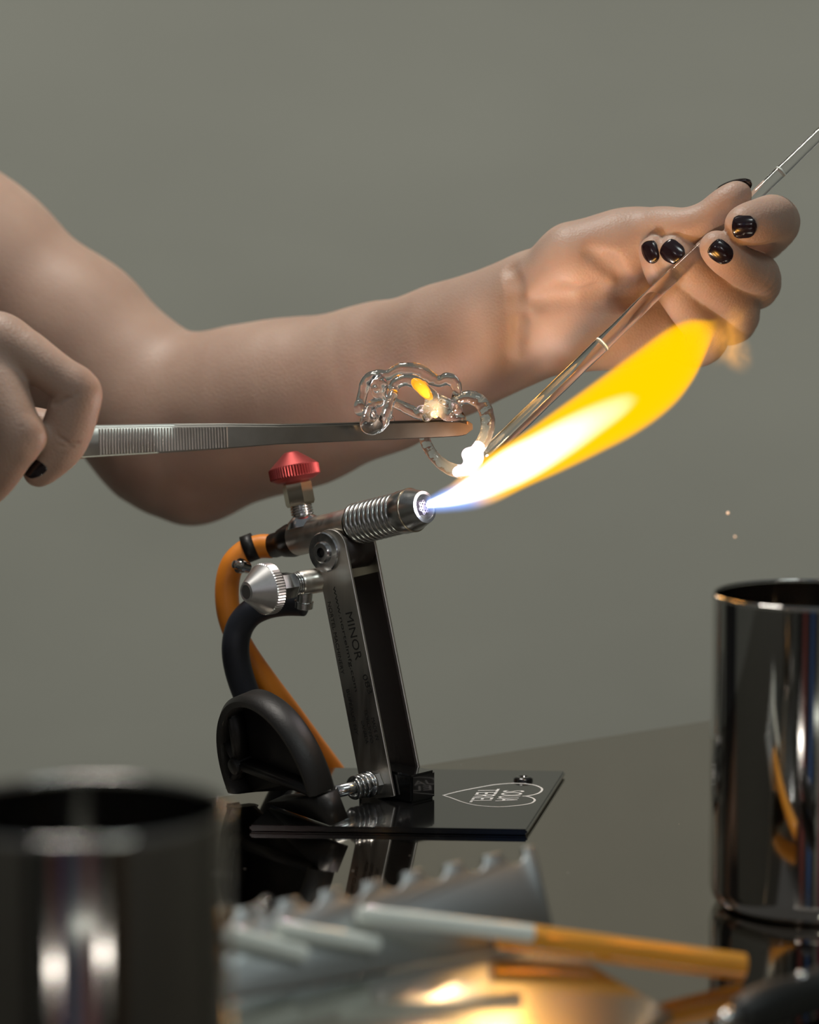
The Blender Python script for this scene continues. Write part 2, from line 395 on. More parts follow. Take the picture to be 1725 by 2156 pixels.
for s_, a, b, c in [('MINOR', (727.6, 1291), (749, 1391), (741, 1284)), ('083', (763, 1422), (776, 1462), (771, 1415)), ('www.nortelmfg.com', (699, 1236), (746, 1457), (707, 1231)),
                    ('NORTEL MACHINERY', (690, 1268), (719, 1420), (696, 1264)), ('BUFFALO NY', (729, 1452), (749, 1548), (735, 1448)), ('TORONTO', (767, 1493), (781, 1565), (773, 1490)),
                    ('CANADA', (760, 1518), (771, 1566), (766, 1515)), ('MADE IN', (782, 1512), (792, 1558), (788, 1508))]:
    A, B, C = flp(*a), flp(*b), flp(*c); dr = B-A; up = (C-A); up = up-dr*(up@dr)/(dr@dr)
    tx.append(text_quad(s_, A, dr, up))
link('etched_lettering', join(tx), m_etch, post, False)

# foot bracket, bolt, nut
o = link('foot_bracket', prism([(-.017, 0), (.0205, 0), (.0205, .0145), (-.017, .0145)], -.0092, .0092, lambda u, v, h: LF(u, h, v+.0001), .0011, 2), m_gloss, torch); sharp(o)
bz = .0082
bolt = link('clamp_bolt', lathe(LF(-.002, -.0118, bz), -TY, [(.0032, 0), (.0032, .03)], 20), m_chrome, torch)
def hexnut(c, ax, r, h, material, name, parent, ref=(0, 0, 1)): return sharp(link(name, lathe(c, ax, [(r*.9, 0), (r, h*.12), (r, h*.88), (r*.9, h)], 6, ref=ref), material, parent), 25)
hexnut(LF(-.002, -.0118, bz), -TY, .0062, .005, m_chrome, 'hex_nut', torch)
link('washer', lathe(LF(-.002, -.0168, bz), -TY, [(.0068, 0), (.0068, .0015)], 28), m_chrome, torch)
v = [LF(-.002, -.0185-.011*t, bz)+Vector((TXh*math.cos(t*20)+EZ*math.sin(t*20))*.0052) for t in np.linspace(0, 1, 90)]
link('clamp_spring', tube([tuple(q) for q in v], .0011, 8), m_chrome, torch)

# hand wheel beside the post: leaning ring cut flat where it stands on the plate
WC = np.array(P(580, 1641, FOOT[1]-.030)); WN = -.80*RT-.31*UPV-.50*FW; WN /= np.linalg.norm(WN)
WV = -.36*RT+.93*UPV; WV -= WN*(WV@WN); WV /= np.linalg.norm(WV); WU = np.cross(WV, WN)
def WP(px, py, h=0):
    r = ray(px, py); t_ = ((WC+WN*h-CAM)@WN)/(r@WN); q = CAM+r*t_-WC; return q@WU, q@WV
CL, CRt = np.array(WP(456, 1694)), np.array(WP(706, 1670))
def vcut(u): return CL[1]+(CRt[1]-CL[1])*(u-CL[0])/(CRt[0]-CL[0])
def WL(u, v, h):
    v = max(v, vcut(u)); p = WC+WU*u+WV*v+WN*h
    if p[2] < ZT+.0004: p = p+WV*((ZT+.0004-p[2])/WV[2])
    return Vector(p)
R0, R1 = .0462, .0398
def above(a): return R0*math.sin(a) > vcut(R0*math.cos(a))+.0003
al_ = [a for a in np.linspace(-math.pi/2, 1.5*math.pi, 361) if above(a)]
angs = np.linspace(al_[0], al_[-1], 90)
bm = bmesh.new(); rings = []
for a in angs:
    sec = [(R1, .0035), (R1+.0012, .0062), (R0-.0022, .0068), (R0, .0045), (R0, -.0060), (R0-.002, -.0080), (R1+.0006, -.0080), (R1, -.006)]
    rings.append([bm.verts.new(WL(r*math.cos(a), r*math.sin(a), h)) for r, h in sec])
for q, r in zip(rings[:-1], rings[1:]):
    for i in range(8): bm.faces.new((q[i], q[(i+1) % 8], r[(i+1) % 8], r[i]))
bm.faces.new(rings[0][::-1]); bm.faces.new(rings[-1]); bmesh.ops.recalc_face_normals(bm, faces=bm.faces)
me = bpy.data.meshes.new('m'); bm.to_mesh(me); bm.free()
rim = link('hand_wheel', me, m_cast, torch); sharp(rim, 50)
wp = [(R1*1.02*math.cos(a), R1*1.02*math.sin(a)) for a in angs]
link('wheel_web', prism(wp, -.0060, -.0035, WL), m_cast, rim)
HB = WP(498, 1612, .004)
def spoke(px, py, w0, w1):
    u, v = WP(px, py, .004)
    d = np.array([u-HB[0], v-HB[1]]); d /= np.linalg.norm(d); s_ = np.array([-d[1], d[0]])
    p0 = np.array(HB); p1 = np.array([u, v])
    return link('spoke', prism([tuple(p0+s_*w0), tuple(p0-s_*w0), tuple(p1-s_*w1), tuple(p1+s_*w1)], -.0040, .0048, WL, .0012, 3), m_cast, rim)
spoke(484, 1508, .0026, .0022); spoke(655, 1672, .0026, .0026); spoke(487, 1690, .0022, .0022); spoke(470, 1560, .0020, .0020)
link('wheel_hub', lathe(WC+WU*HB[0]+WV*HB[1]-WN*.004, WN, [(.0046, 0), (.0046, .0095), (.0036, .011), (0, .011)], 24, cap=False), m_cast, rim)
def low(u): return (ZT+.0001-WC[2]-WU[2]*u+.008*abs(WN[2]))/WV[2]
ua, ub = WP(575, 1685)[0], R0*math.cos(angs[0])+.002
link('wheel_foot', prism([(ua, low(ua)), (ub, low(ub)), (ub, vcut(ub)-.0003), (ua, vcut(ua)-.0003)], -.007, .004, lambda u, v, h: Vector(WC+WU*u+WV*v+WN*h), .0012, 2), m_cast, torch)

# barrel
o = link('barrel_body', lathe(L(-.036, 0, 0), TX, [(.0070, 0), (.0086, .001), (.0090, .003), (.0090, .043), (.0088, .0445)], 56), m_steel, torch); sharp(o)
link('barrel_core', lathe(L(.002, 0, 0), TX, [(.0082, 0), (.0082, .044)], 48), m_dark, torch)
tt = np.linspace(0, 1, 10*30); v = [np.array(L(.0105+.032*t, 0, 0))+(TY*math.cos(t*20*math.pi)+TZ*math.sin(t*20*math.pi))*.0091 for t in tt]
link('cooling_coil', tube(v, .00178, 12), m_coil, torch)
o = link('nozzle_collar', lathe(L(.0425, 0, 0), TX, [(.0100, 0), (.0108, .0006), (.0112, .002), (.0112, .0075), (.0110, .0082)], 64), m_coil, torch); sharp(o)
o = link('nozzle_tip', lathe(L(.0505, 0, 0), TX, [(.0104, 0), (.0109, .0004), (.0108, .0015), (.0086, .0080), (.0082, .0090), (.0066, .0092), (.0062, .0086), (.0060, .001), (0, .001)], 64, cap=False), m_coil, torch); sharp(o)
link('collar_ring', lathe(L(.0505, 0, 0), TX, [(.0110, -.0004), (.0114, 0), (.0114, .0006), (.0108, .0009)], 64, cap=False), m_brass, torch)
v = []; n = 36
for k in range(n):
    a = 2*math.pi*k/n; v.append((.0033*(1+.16*math.cos(6*a))*math.cos(a+.3), .0033*(1+.16*math.cos(6*a))*math.sin(a+.3)))
hexn = link('jet_bundle', prism(v, .0520, .0588, lambda u, v, h: L(h, u, v)), m_hex, torch, False)
for k in range(12):
    a = math.pi*k/6+.3; r = .0031 if k % 2 == 0 else .0019
    link('jet_port', lathe(L(.0588, r*math.cos(a), r*math.sin(a)), TX, [(.0004, -.001), (.0004, .0001)], 10), m_port, hexn)

# pivot bolt heads
for sgn in (-1, 1):
    c_ = L(-.004, sgn*(HY+TH), -.011)
    o = link('pivot_washer', lathe(c_, TY*sgn, [(.0104, 0), (.0104, .0012), (.0098, .0018), (0, .0018)], 48, cap=False), m_dark if sgn > 0 else m_chrome, torch); sharp(o)
    o2 = link('bolt_head', lathe(L(-.004, sgn*(HY+TH+.0018), -.011), TY*sgn, [(.0056, 0), (.0056, .0010), (.0048, .0016), (.0026, .0016)], 40, cap=False), m_chrome, o); sharp(o2)
    link('hex_socket', lathe(L(-.004, sgn*(HY+TH+.0034), -.011), TY*sgn, [(.0026, 0), (.0024, -.0012), (0, -.0012)], 6, cap=False), m_dark, o, False)
link('pivot_lug', lathe(L(.002, -HY+.0004, -.0125), TY, [(.0095, 0), (.0095, .0192)], 40), m_inside, torch)

# rear body, fuel valve (red)
def seg(name, p, q, prof, m, parent=torch, n=40, **kw):
    p = np.array(p, float); q = np.array(q, float); o = link(name, lathe(p, q-p, prof, n, **kw), m, parent); return sharp(o)
rb = np.array(L(-.034, 0, 0)); hb = P(566, 1152, .062)
d_ = hb-rb; ln = np.linalg.norm(d_)
seg('fuel_inlet', rb-d_*.0, hb, [(.0088, -.004), (.0090, .004), (.0078, ln*.45), (.0066, ln*.55), (.0066, ln*.8), (.0055, ln)], m_dark)
VB = np.array(L(-.0262, 0, .005))
seg('valve_seat', VB, VB+TZ, [(.0098, 0), (.0085, .0035), (.0055, .006), (.0052, .012)], m_chrome)
v = [VB+TZ*(.0065+.0055*t)+(TX*math.cos(t*25)+TY*math.sin(t*25))*.0055 for t in np.linspace(0, 1, 100)]
link('valve_thread', tube(v, .0006, 6), m_chrome, torch)
hexnut(VB+TZ*.0115, TZ, .0080, .0125, m_brass, 'valve_nut', torch, ref=TX)
K = VB+TZ*.0235
seg('fuel_knob', K, K+TZ, [(.004, 0), (.0098, .0012), (.0128, .0028), (.0134, .0034), (.0134, .0084), (.0128, .0090), (.0042, .0160), (.0030, .0166), (0, .0168)], m_red, n=110, teeth={3, 4}, cap=False); sharp(bpy.data.objects['fuel_knob'], 12)
rp_ = np.array(L(-.024, 0, 0))

# oxygen valve (silver)
A = P(676, 1221, .026); B = P(516, 1247, -.006); dv = (B-A)/np.linalg.norm(B-A); LL = np.linalg.norm(B-A)
seg('oxygen_body', A-dv*.004, B, [(.0064, 0), (.0064, .018), (.0058, .019), (.0050, .0192)], m_steel)
v = [A+dv*(.0145+.0045*t)+(frame(dv)[0]*math.cos(t*20)+frame(dv)[1]*math.sin(t*20))*.0054 for t in np.linspace(0, 1, 80)]
link('oxygen_thread', tube(v, .0006, 6), m_chrome, torch)
hexnut(A+dv*.0185, dv, .0072, .0115, m_chrome, 'oxygen_nut', torch)
kb = LL-.0168
seg('oxygen_knob', A+dv*kb, B, [(.004, -.001), (.0125, 0), (.0134, .0006), (.0134, .0052), (.0128, .0058), (.0052, .0160), (.0042, .0166), (.0036, .0162), (0, .0160)], m_alu, n=110, teeth={2, 3}, cap=False); sharp(bpy.data.objects['oxygen_knob'], 12)
seg('oxygen_inlet', A+dv*.010, A+dv*.010+np.array([-.1, 0.15, -1]), [(.0042, 0), (.0042, .010), (.005, .0102), (.005, .0135), (.004, .014)], m_chrome)

# hoses
oh = catmull([P(572, 1150, .060), P(545, 1151, .062), P(514, 1163, .062), P(488, 1192, .06), P(478, 1240, .058), P(484, 1300, .056), P(510, 1362, .056), P(556, 1430, .058), P(610, 1502, .066), P(660, 1570, .078), P(706, 1632, .092), P(750, 1700, .11), P(790, 1790, .12), P(800, 1900, .12)], 10)
link('fuel_hose', tube(oh, .0064, 28), m_orange, torch)
link('hose_clamp', tube([P(538, 1149, .0622), P(515, 1158, .0622)], .0074, 28), m_cast, torch)
seg('clamp_screw', P(522, 1196, .050), P(484, 1185, .042), [(.0030, 0), (.0030, .004), (.0040, .0042), (.0040, .0062), (.0026, .0064), (.0022, .0095), (.0012, .010)], m_chrome, n=16)
bh = catmull([P(640, 1268, .034), P(600, 1268, .038), P(560, 1275, .042), P(525, 1293, .044), P(503, 1325, .044), P(496, 1370, .042), P(506, 1425, .042), P(532, 1490, .046), P(572, 1560, .058), P(620, 1622, .078), P(670, 1690, .10), P(710, 1790, .12), P(720, 1900, .12)], 10)
link('oxygen_hose', tube(bh, .0073, 28), m_blue, torch)

# ================================================================== flame (glowing gas: emission and absorption only)
FR = np.array(L(.0590, 0, 0))
FPSI = math.radians(32); F1 = np.array([math.cos(FPSI), -math.sin(FPSI), 0]); F2 = np.array([math.sin(FPSI), math.cos(FPSI), 0])
def fpl(px, py):
    r = ray(px, py); t_ = ((FR-CAM)@F2)/(r@F2); q = CAM+r*t_-FR; return q@F1, q[2], (r*t_)@FW/FPX
sec = [(900, 1062, 17), (916, 1059, 21), (930, 1055, 25), (950, 1049, 29), (975, 1038, 37), (1030, 1010, 50), (1100, 972, 53), (1180, 926, 62), (1260, 878, 70), (1340, 827, 77), (1400, 783, 77), (1440, 750, 66), (1470, 722, 45), (1500, 692, 18), (1522, 670, 3)]
cl = [fpl(a, b)+(r,) for a, b, r in sec]
FX = np.array([c[0] for c in cl]); FZ = np.array([c[1] for c in cl]); FRAD = np.array([c[2]*c[3] for c in cl])*1.04
FL = FX[-1]-FX[0]
core = [(900, 1062, 9), (920, 1057, 13), (950, 1048, 19), (1000, 1024, 32), (1060, 992, 44), (1120, 962, 46), (1200, 916, 44), (1270, 876, 36), (1320, 850, 25), (1360, 830, 8)]
ccl = [fpl(a, b)+(r,) for a, b, r in core]
def interp_n(xs, ys, lo, hi, name, nt, smooth=True):
    n_ = nt.new('ShaderNodeFloatCurve'); cu = n_.mapping.curves[0]; pts = [((x-FX[0])/FL, (y-lo)/(hi-lo)) for x, y in zip(xs, ys)]
    cu.points[0].location = (max(0, pts[0][0]), pts[0][1]); cu.points[1].location = pts[-1]
    for q in pts[1:-1]: cu.points.new(*q)
    n_.mapping.update(); return n_
m_fl = bpy.data.materials.new('burning_gas'); m_fl.use_nodes = True; nt = m_fl.node_tree.nodes; lk = m_fl.node_tree.links; nt.clear()
def MA(op, a, b=None, c=None, clamp=False):
    n_ = nt.new('ShaderNodeMath'); n_.operation = op; n_.use_clamp = clamp
    for i, x in enumerate((a, b, c)):
        if x is None: continue
        if isinstance(x, (int, float)): n_.inputs[i].default_value = x
        else: lk.new(x, n_.inputs[i])
    return n_.outputs[0]
def SM(x, a, b):
    n_ = nt.new('ShaderNodeMapRange'); n_.interpolation_type = 'SMOOTHSTEP'; lk.new(x, n_.inputs[0]); n_.inputs[1].default_value = a; n_.inputs[2].default_value = b; return n_.outputs[0]
def FC(xs, ys, lo, hi, t):
    n_ = interp_n(xs, ys, lo, hi, '', nt); lk.new(t, n_.inputs['Value']); return MA('MULTIPLY_ADD', n_.outputs[0], hi-lo, lo)
tc = nt.new('ShaderNodeTexCoord'); sp = nt.new('ShaderNodeSeparateXYZ'); lk.new(tc.outputs['Object'], sp.inputs[0])
X_, Y_, Z_ = sp.outputs; tpar = MA('DIVIDE', MA('SUBTRACT', X_, float(FX[0])), float(FL), clamp=True)
zc = FC(FX, FZ, -.01, .16, tpar); rr_ = FC(FX, FRAD, 0, .025, tpar)
slope = .86
dz = MA('MULTIPLY', MA('SUBTRACT', Z_, zc), slope)
r_ = MA('DIVIDE', MA('SQRT', MA('ADD', MA('MULTIPLY', dz, dz), MA('MULTIPLY', Y_, Y_))), MA('MAXIMUM', rr_, .0004))
CX = [c[0] for c in ccl]; CZ = [c[1] for c in ccl]; CR = [c[2]*c[3] for c in ccl]
xe = CX+[FX[-1]]; ze = CZ+[CZ[-1]+.06]; re = CR+[0]
zcc = FC(xe, ze, -.01, .20, tpar); rcc = FC(xe, re, 0, .025, tpar)
dzc = MA('MULTIPLY', MA('SUBTRACT', Z_, zcc), slope)
rc_ = MA('DIVIDE', MA('SQRT', MA('ADD', MA('MULTIPLY', dzc, dzc), MA('MULTIPLY', Y_, Y_))), MA('MAXIMUM', rcc, .0005))
below = MA('MULTIPLY', MA('DIVIDE', dz, MA('MAXIMUM', rr_, .0004)), -1)            # +1 at the underside
xb = MA('MULTIPLY_ADD', below, -.075, tpar)
yel = SM(xb, .09, .26)                                            # 0 in the blue root, 1 in the sooty body
edge = SM(MA('SUBTRACT', 1.0, r_), 0, .28)
edgeb = SM(MA('SUBTRACT', 1.0, r_), 0, .6)
corem = MA('MULTIPLY', SM(MA('SUBTRACT', 1.0, rc_), 0, .8), MA('SUBTRACT', 1.0, SM(tpar, .66, .74)))
tipf = MA('SUBTRACT', 1.0, SM(tpar, .90, 1.0))
sy = MA('MULTIPLY', MA('MULTIPLY', MA('MULTIPLY', edge, yel), tipf), 170.0)
sb = MA('MULTIPLY', MA('MULTIPLY', edgeb, MA('SUBTRACT', 1.0, yel)), 150.0)
sc_ = MA('MULTIPLY', corem, 330.0)
stot = MA('ADD', MA('ADD', sy, MA('MULTIPLY', sb, .5)), sc_)
def colscale(col, s):
    n_ = nt.new('ShaderNodeVectorMath'); n_.operation = 'SCALE'; n_.inputs[0].default_value = col; lk.new(s, n_.inputs['Scale']); return n_.outputs[0]
def vadd(a, b):
    n_ = nt.new('ShaderNodeVectorMath'); lk.new(a, n_.inputs[0]); lk.new(b, n_.inputs[1]); return n_.outputs[0]
ecol = vadd(vadd(colscale((1.45, .70, .0), sy), colscale((.30, .50, 1.15), sb)), colscale((5.5, 5.5, 5.0), sc_))
em = nt.new('ShaderNodeEmission'); lk.new(ecol, em.inputs[0])
ab = nt.new('ShaderNodeVolumeAbsorption'); ab.inputs[0].default_value = (0, 0, 0, 1); lk.new(stot, ab.inputs[1])
ad = nt.new('ShaderNodeAddShader'); lk.new(em.outputs[0], ad.inputs[0]); lk.new(ab.outputs[0], ad.inputs[1])
out = nt.new('ShaderNodeOutputMaterial'); lk.new(ad.outputs[0], out.inputs['Volume'])
# mesh hull, a swept tube around the bent axis
ii = np.linspace(0, 1, 70)*FL+FX[0]
pz = np.interp(ii, FX, FZ); pr = np.interp(ii, FX, FRAD)*1.12+.0003
v = []; f = []; N = 28
for x, z, r in zip(ii, pz, pr):
    for k in range(N):
        a = 2*math.pi*k/N; v.append((x, r*math.cos(a), z+r*math.sin(a)/slope))
for i in range(len(ii)-1):
    for k in range(N): f.append((i*N+k, i*N+(k+1) % N, (i+1)*N+(k+1) % N, (i+1)*N+k))
f.append(tuple(range(N))[::-1]); f.append(tuple((len(ii)-1)*N+k for k in range(N)))
me = pyd(v, f); me.materials.append(m_fl)
flame = bpy.data.objects.new('flame', me); COL.objects.link(flame); flame.location = FR; flame.rotation_euler = (0, 0, -FPSI)
tag(flame, 'bright yellow gas flame with white core and blue root leaving the torch nozzle', 'flame')
# loose wisps past the tip
m_wi = bpy.data.materials.new('fading_gas'); m_wi.use_nodes = True; nt = m_wi.node_tree.nodes; lk = m_wi.node_tree.links; nt.clear()
tc = nt.new('ShaderNodeTexCoord'); ln_ = nt.new('ShaderNodeVectorMath'); ln_.operation = 'LENGTH'; lk.new(tc.outputs['Object'], ln_.inputs[0])
nz = nt.new('ShaderNodeTexNoise'); nz.inputs['Scale'].default_value = 1.6; nz.inputs['Detail'].default_value = 2; lk.new(tc.outputs['Object'], nz.inputs['Vector'])
dn = MA('MULTIPLY', SM(MA('SUBTRACT', 1.0, ln_.outputs['Value']), 0, .9), MA('MULTIPLY', SM(nz.outputs[0], .38, .6), 90.0))
em = nt.new('ShaderNodeEmission'); em.inputs[0].default_value = (1.0, .42, .05, 1); lk.new(dn, em.inputs[1])
out = nt.new('ShaderNodeOutputMaterial'); lk.new(em.outputs[0], out.inputs['Volume'])
bm = bmesh.new(); bmesh.ops.create_icosphere(bm, subdivisions=3, radius=1); me = bpy.data.meshes.new('m'); bm.to_mesh(me); bm.free(); me.materials.append(m_wi)
tipw = FR+F1*FX[-1]+EZ*FZ[-1]
for i, (a, b, sx, sz, rot) in enumerate([(1526, 702, .012, .020, .5), (1546, 738, .010, .014, -.6)]):
    wo = bpy.data.objects.new('flame_wisp', me); COL.objects.link(wo); wo.parent = flame; wo.matrix_parent_inverse = Matrix.Identity(4)
    q = fpl(a, b); wo.location = (q[0], 0, q[1]); wo.scale = (sx, .007, sz); wo.rotation_euler = (0, rot, 0)
def pt(name, loc, power, col, r):
    ld = bpy.data.lights.new(name, 'POINT'); ld.energy = power; ld.color = col; ld.shadow_soft_size = r
    o = bpy.data.objects.new(name, ld); COL.objects.link(o); o.location = loc; return o
def fpt(px, py): q = fpl(px, py); return FR+F1*q[0]+EZ*q[1]
pt('flame_glow', fpt(935, 1054), .12, (.8, .82, 1), .003)
pt('flame_glow', fpt(1010, 985), .9, (1, .85, .8), .006)
pt('flame_glow', fpt(1150, 935), 1.5, (1, .62, .3), .008)
pt('flame_glow', fpt(1300, 855), 1.6, (1, .5, .14), .012)
pt('flame_glow', fpt(1410, 775), 1.0, (1, .45, .1), .012)

# ================================================================== tweezers
tw = thing('tweezers', 'long steel tweezers with ribbed grip holding the glass figure', 'tweezers', tuple(P(500, 920, -.04)))
TA = P(165, 932, -.060); TB = P(988, 903, -.004)
ta = (TB-TA)/np.linalg.norm(TB-TA); TL = np.linalg.norm(TB-TA)
nn = np.array([0, -1, .10]); nn -= ta*(nn@ta); nn /= np.linalg.norm(nn); tu = np.cross(nn, ta); tu *= np.sign(tu[2])
def arm(side):
    # outline: distance from centre line (up, down) along the length
    st = [(-.06, .0062, .0062), (-.02, .0072, .0072), (0, .0074, .0074), (.04, .0068, .0066), (.072, .0060, .0056), (.10, .0047, .0044), (.13, .0043, .0042), (.16, .0043, .0040), (.185, .0041, .0038), (TL-.006, .0038, .0036), (TL-.002, .0030, .0030), (TL, .0015, .0015)]
    xs = [s[0] for s in st]; xx = np.unique(np.concatenate([np.linspace(-.06, TL, 60), xs])); up = np.interp(xx, xs, [s[1] for s in st]); dn_ = np.interp(xx, xs, [s[2] for s in st])
    off0 = np.interp(xx, [-.09, 0, TL*.6, TL], [.0, 0, 0, 0])
    if side: gap = np.interp(xx, [-.06, -.05, 0, TL*.5, TL], [.0022, .004, .0125, .0095, .0062]); lift = .0011; ext = .0
    else: gap = np.zeros_like(xx); lift = 0
    bm = bmesh.new(); rr = []
    for x, u, d, g in zip(xx, up, dn_, gap):
        c = TA+ta*(x+(0.0035 if side else 0))-nn*g+tu*lift; t_ = .0008 if x < TL*.6 else .0011
        rr.append([bm.verts.new(Vector(c+tu*a+nn*b)) for a, b in [(u, -t_), (u, t_*.3), (u*.9, t_), (-d*.9, t_), (-d, t_*.3), (-d, -t_)]])
    for q, r in zip(rr[:-1], rr[1:]):
        for i in range(6): bm.faces.new((q[i], q[(i+1) % 6], r[(i+1) % 6], r[i]))
    bm.faces.new(rr[0]); bm.faces.new(rr[-1][::-1]); bmesh.ops.recalc_face_normals(bm, faces=bm.faces)
    me = bpy.data.meshes.new('m'); bm.to_mesh(me); bm.free(); return me
ar = link('front_arm', arm(0), m_tweez, tw); sharp(ar, 40); ar2 = link('rear_arm', arm(1), m_tweez, tw); sharp(ar2, 40)
rd = []
for k in range(44):
    x = .0105+k*(.0735-.0105)/43*1.0; uu = np.interp(x, [0, .072], [.0068, .0052])
    c = TA+ta*x+nn*.0008
    rd.append(prism([(-.00042, -uu), (.00042, -uu), (.00042, uu), (-.00042, uu)], 0, .00042, lambda u, v, h: Vector(c+ta*u+tu*v+nn*h), .00015, 1))
o = link('grip_ridges', join(rd), m_tweez, ar, False); o['kind'] = 'stuff'
rd = []
for k in range(7):
    c = TA+ta*(TL+.0005-k*.0011)-nn*.0062+tu*.0011+nn*.001
    rd.append(prism([(-.0003, -.0026), (.0003, -.0026), (.0003, .0026), (-.0003, .0026)], 0, .0009, lambda u, v, h: Vector(c+ta*u+tu*v+nn*h)))
m_tip = mat('heat_tinted_steel', (.13, .06, .022), 1, .4)
o = link('jaw_teeth', join(rd), m_tip, ar2, False); o['kind'] = 'stuff'

# ================================================================== glass figure
gY = -.002
lo = np.array(P(735, 1015, -.016)); hi = np.array(P(1050, 760, .016)); lo[1] = -.036; hi[1] = .018
gf = Field(lo, hi, .00042)
def gl(pts, k=.0012):
    c = catmull([np.append(P(a, b, Y), M(r, Y)*1.12) for a, b, Y, r in pts], 5); c[:, 3] *= 1+.035*np.sin(np.arange(len(c))*1.7); gf.chain([(q[:3], q[3]) for q in c], k)
gl([(757, 862, 0, 9), (763, 832, 0, 8), (773, 802, 0, 10), (795, 790, 0, 9), (818, 790, 0, 8), (838, 779, 0, 10), (858, 777, 0, 12), (885, 782, 0, 12), (905, 795, 0, 11), (925, 804, 0, 8), (942, 797, 0, 10), (958, 806, 0, 9), (963, 826, 0, 7), (960, 848, 0, 8), (968, 880, 0, 8), (971, 893, 0, 8)])
gl([(756, 850, -.004, 8), (758, 866, -.004, 9)])
gl([(780, 800, -.003, 8), (798, 806, -.005, 14), (797, 826, -.005, 12), (806, 838, -.005, 8)])
gl([(826, 822, -.004, 8), (836, 806, -.003, 9), (858, 799, -.002, 10), (880, 808, -.002, 11), (898, 826, -.002, 10), (912, 834, -.002, 9), (918, 848, -.002, 9)])
gl([(830, 824, -.006, 8), (820, 850, -.014, 8), (812, 876, -.022, 10), (800, 896, -.0245, 10), (778, 904, -.0250, 9), (768, 892, -.0250, 8), (775, 866, -.019, 8), (788, 850, -.012, 8), (803, 848, -.008, 6)])
gl([(790, 882, -.023, 5), (786, 864, -.018, 5)])
for a_, b_2, y_, r_2 in [(900, 843, -.004, 6), (915, 872, -.006, 7), (888, 868, -.004, 5), (945, 868, -.004, 6), (806, 806, -.008, 8), (790, 818, -.009, 6), (958, 850, -.004, 5), (930, 846, -.005, 5)]: gf.chain(CH([(a_, b_2, y_, r_2), (a_+2, b_2+2, y_, r_2)]), .0008)
gl([(822, 880, -.006, 5), (825, 886, -.006, 4)])
gl([(826, 845, .002, 8), (846, 855, .004, 8), (866, 864, .004, 9), (885, 872, .003, 9), (900, 862, .001, 9)])
gl([(888, 866, 0, 11), (890, 872, 0, 8)])
gl([(912, 838, -.002, 10), (908, 856, -.003, 12), (898, 880, -.004, 8)])
gl([(908, 856, -.002, 10), (930, 862, -.001, 12), (948, 876, 0, 12), (970, 882, 0, 10)])
gl([(926, 840, -.003, 7), (944, 850, -.003, 8), (962, 862, -.002, 9)])
gl([(960, 845, .001, 9), (985, 836, .001, 11), (1008, 843, .001, 12), (1022, 862, .001, 12), (1028, 890, 0, 12), (1024, 915, 0, 11), (1012, 938, -.001, 11), (998, 958, -.002, 12)])
gl([(896, 882, .006, 9), (891, 905, .008, 9), (897, 932, .006, 9), (912, 958, .003, 9), (935, 980, .001, 10), (962, 992, -.001, 11), (985, 990, -.002, 10)])
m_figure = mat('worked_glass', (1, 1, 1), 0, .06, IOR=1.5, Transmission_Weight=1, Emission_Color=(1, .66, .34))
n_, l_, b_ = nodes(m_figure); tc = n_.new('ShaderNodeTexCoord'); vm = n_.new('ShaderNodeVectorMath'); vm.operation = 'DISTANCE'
glow_c = P(1000, 965, -.002)-P(900, 900, 0); vm.inputs[1].default_value = glow_c; l_.new(tc.outputs['Object'], vm.inputs[0])  # warm glow put into the glass for flame light refracted near the joint
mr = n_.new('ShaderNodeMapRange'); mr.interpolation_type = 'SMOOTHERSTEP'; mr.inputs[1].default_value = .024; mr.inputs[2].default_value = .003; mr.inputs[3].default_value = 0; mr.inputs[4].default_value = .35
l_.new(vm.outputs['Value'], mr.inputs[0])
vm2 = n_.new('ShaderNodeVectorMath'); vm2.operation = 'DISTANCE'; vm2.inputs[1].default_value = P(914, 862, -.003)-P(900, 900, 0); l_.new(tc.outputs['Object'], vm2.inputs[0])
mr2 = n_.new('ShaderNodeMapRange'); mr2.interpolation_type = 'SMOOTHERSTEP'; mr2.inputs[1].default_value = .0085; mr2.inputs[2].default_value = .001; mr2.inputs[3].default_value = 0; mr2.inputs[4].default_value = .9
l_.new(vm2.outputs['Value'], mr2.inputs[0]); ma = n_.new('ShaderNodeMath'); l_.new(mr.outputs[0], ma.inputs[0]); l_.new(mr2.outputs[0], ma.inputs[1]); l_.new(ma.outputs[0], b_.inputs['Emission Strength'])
nz = n_.new('ShaderNodeTexNoise'); nz.inputs['Scale'].default_value = 260; l_.new(tc.outputs['Object'], nz.inputs['Vector'])
bp = n_.new('ShaderNodeBump'); bp.inputs['Strength'].default_value = .35; bp.inputs['Distance'].default_value = .001; l_.new(nz.outputs[0], bp.inputs['Height']); l_.new(bp.outputs[0], b_.inputs['Normal'])
V, F = gf.mesh(); gfig = thing('glass_figure', 'clear glass ring figure of looped melted rods gripped in the tweezer tips', 'glass figure', tuple(P(900, 900, 0)))
link('glass_loops', vf_mesh(V, F), m_figure, gfig)
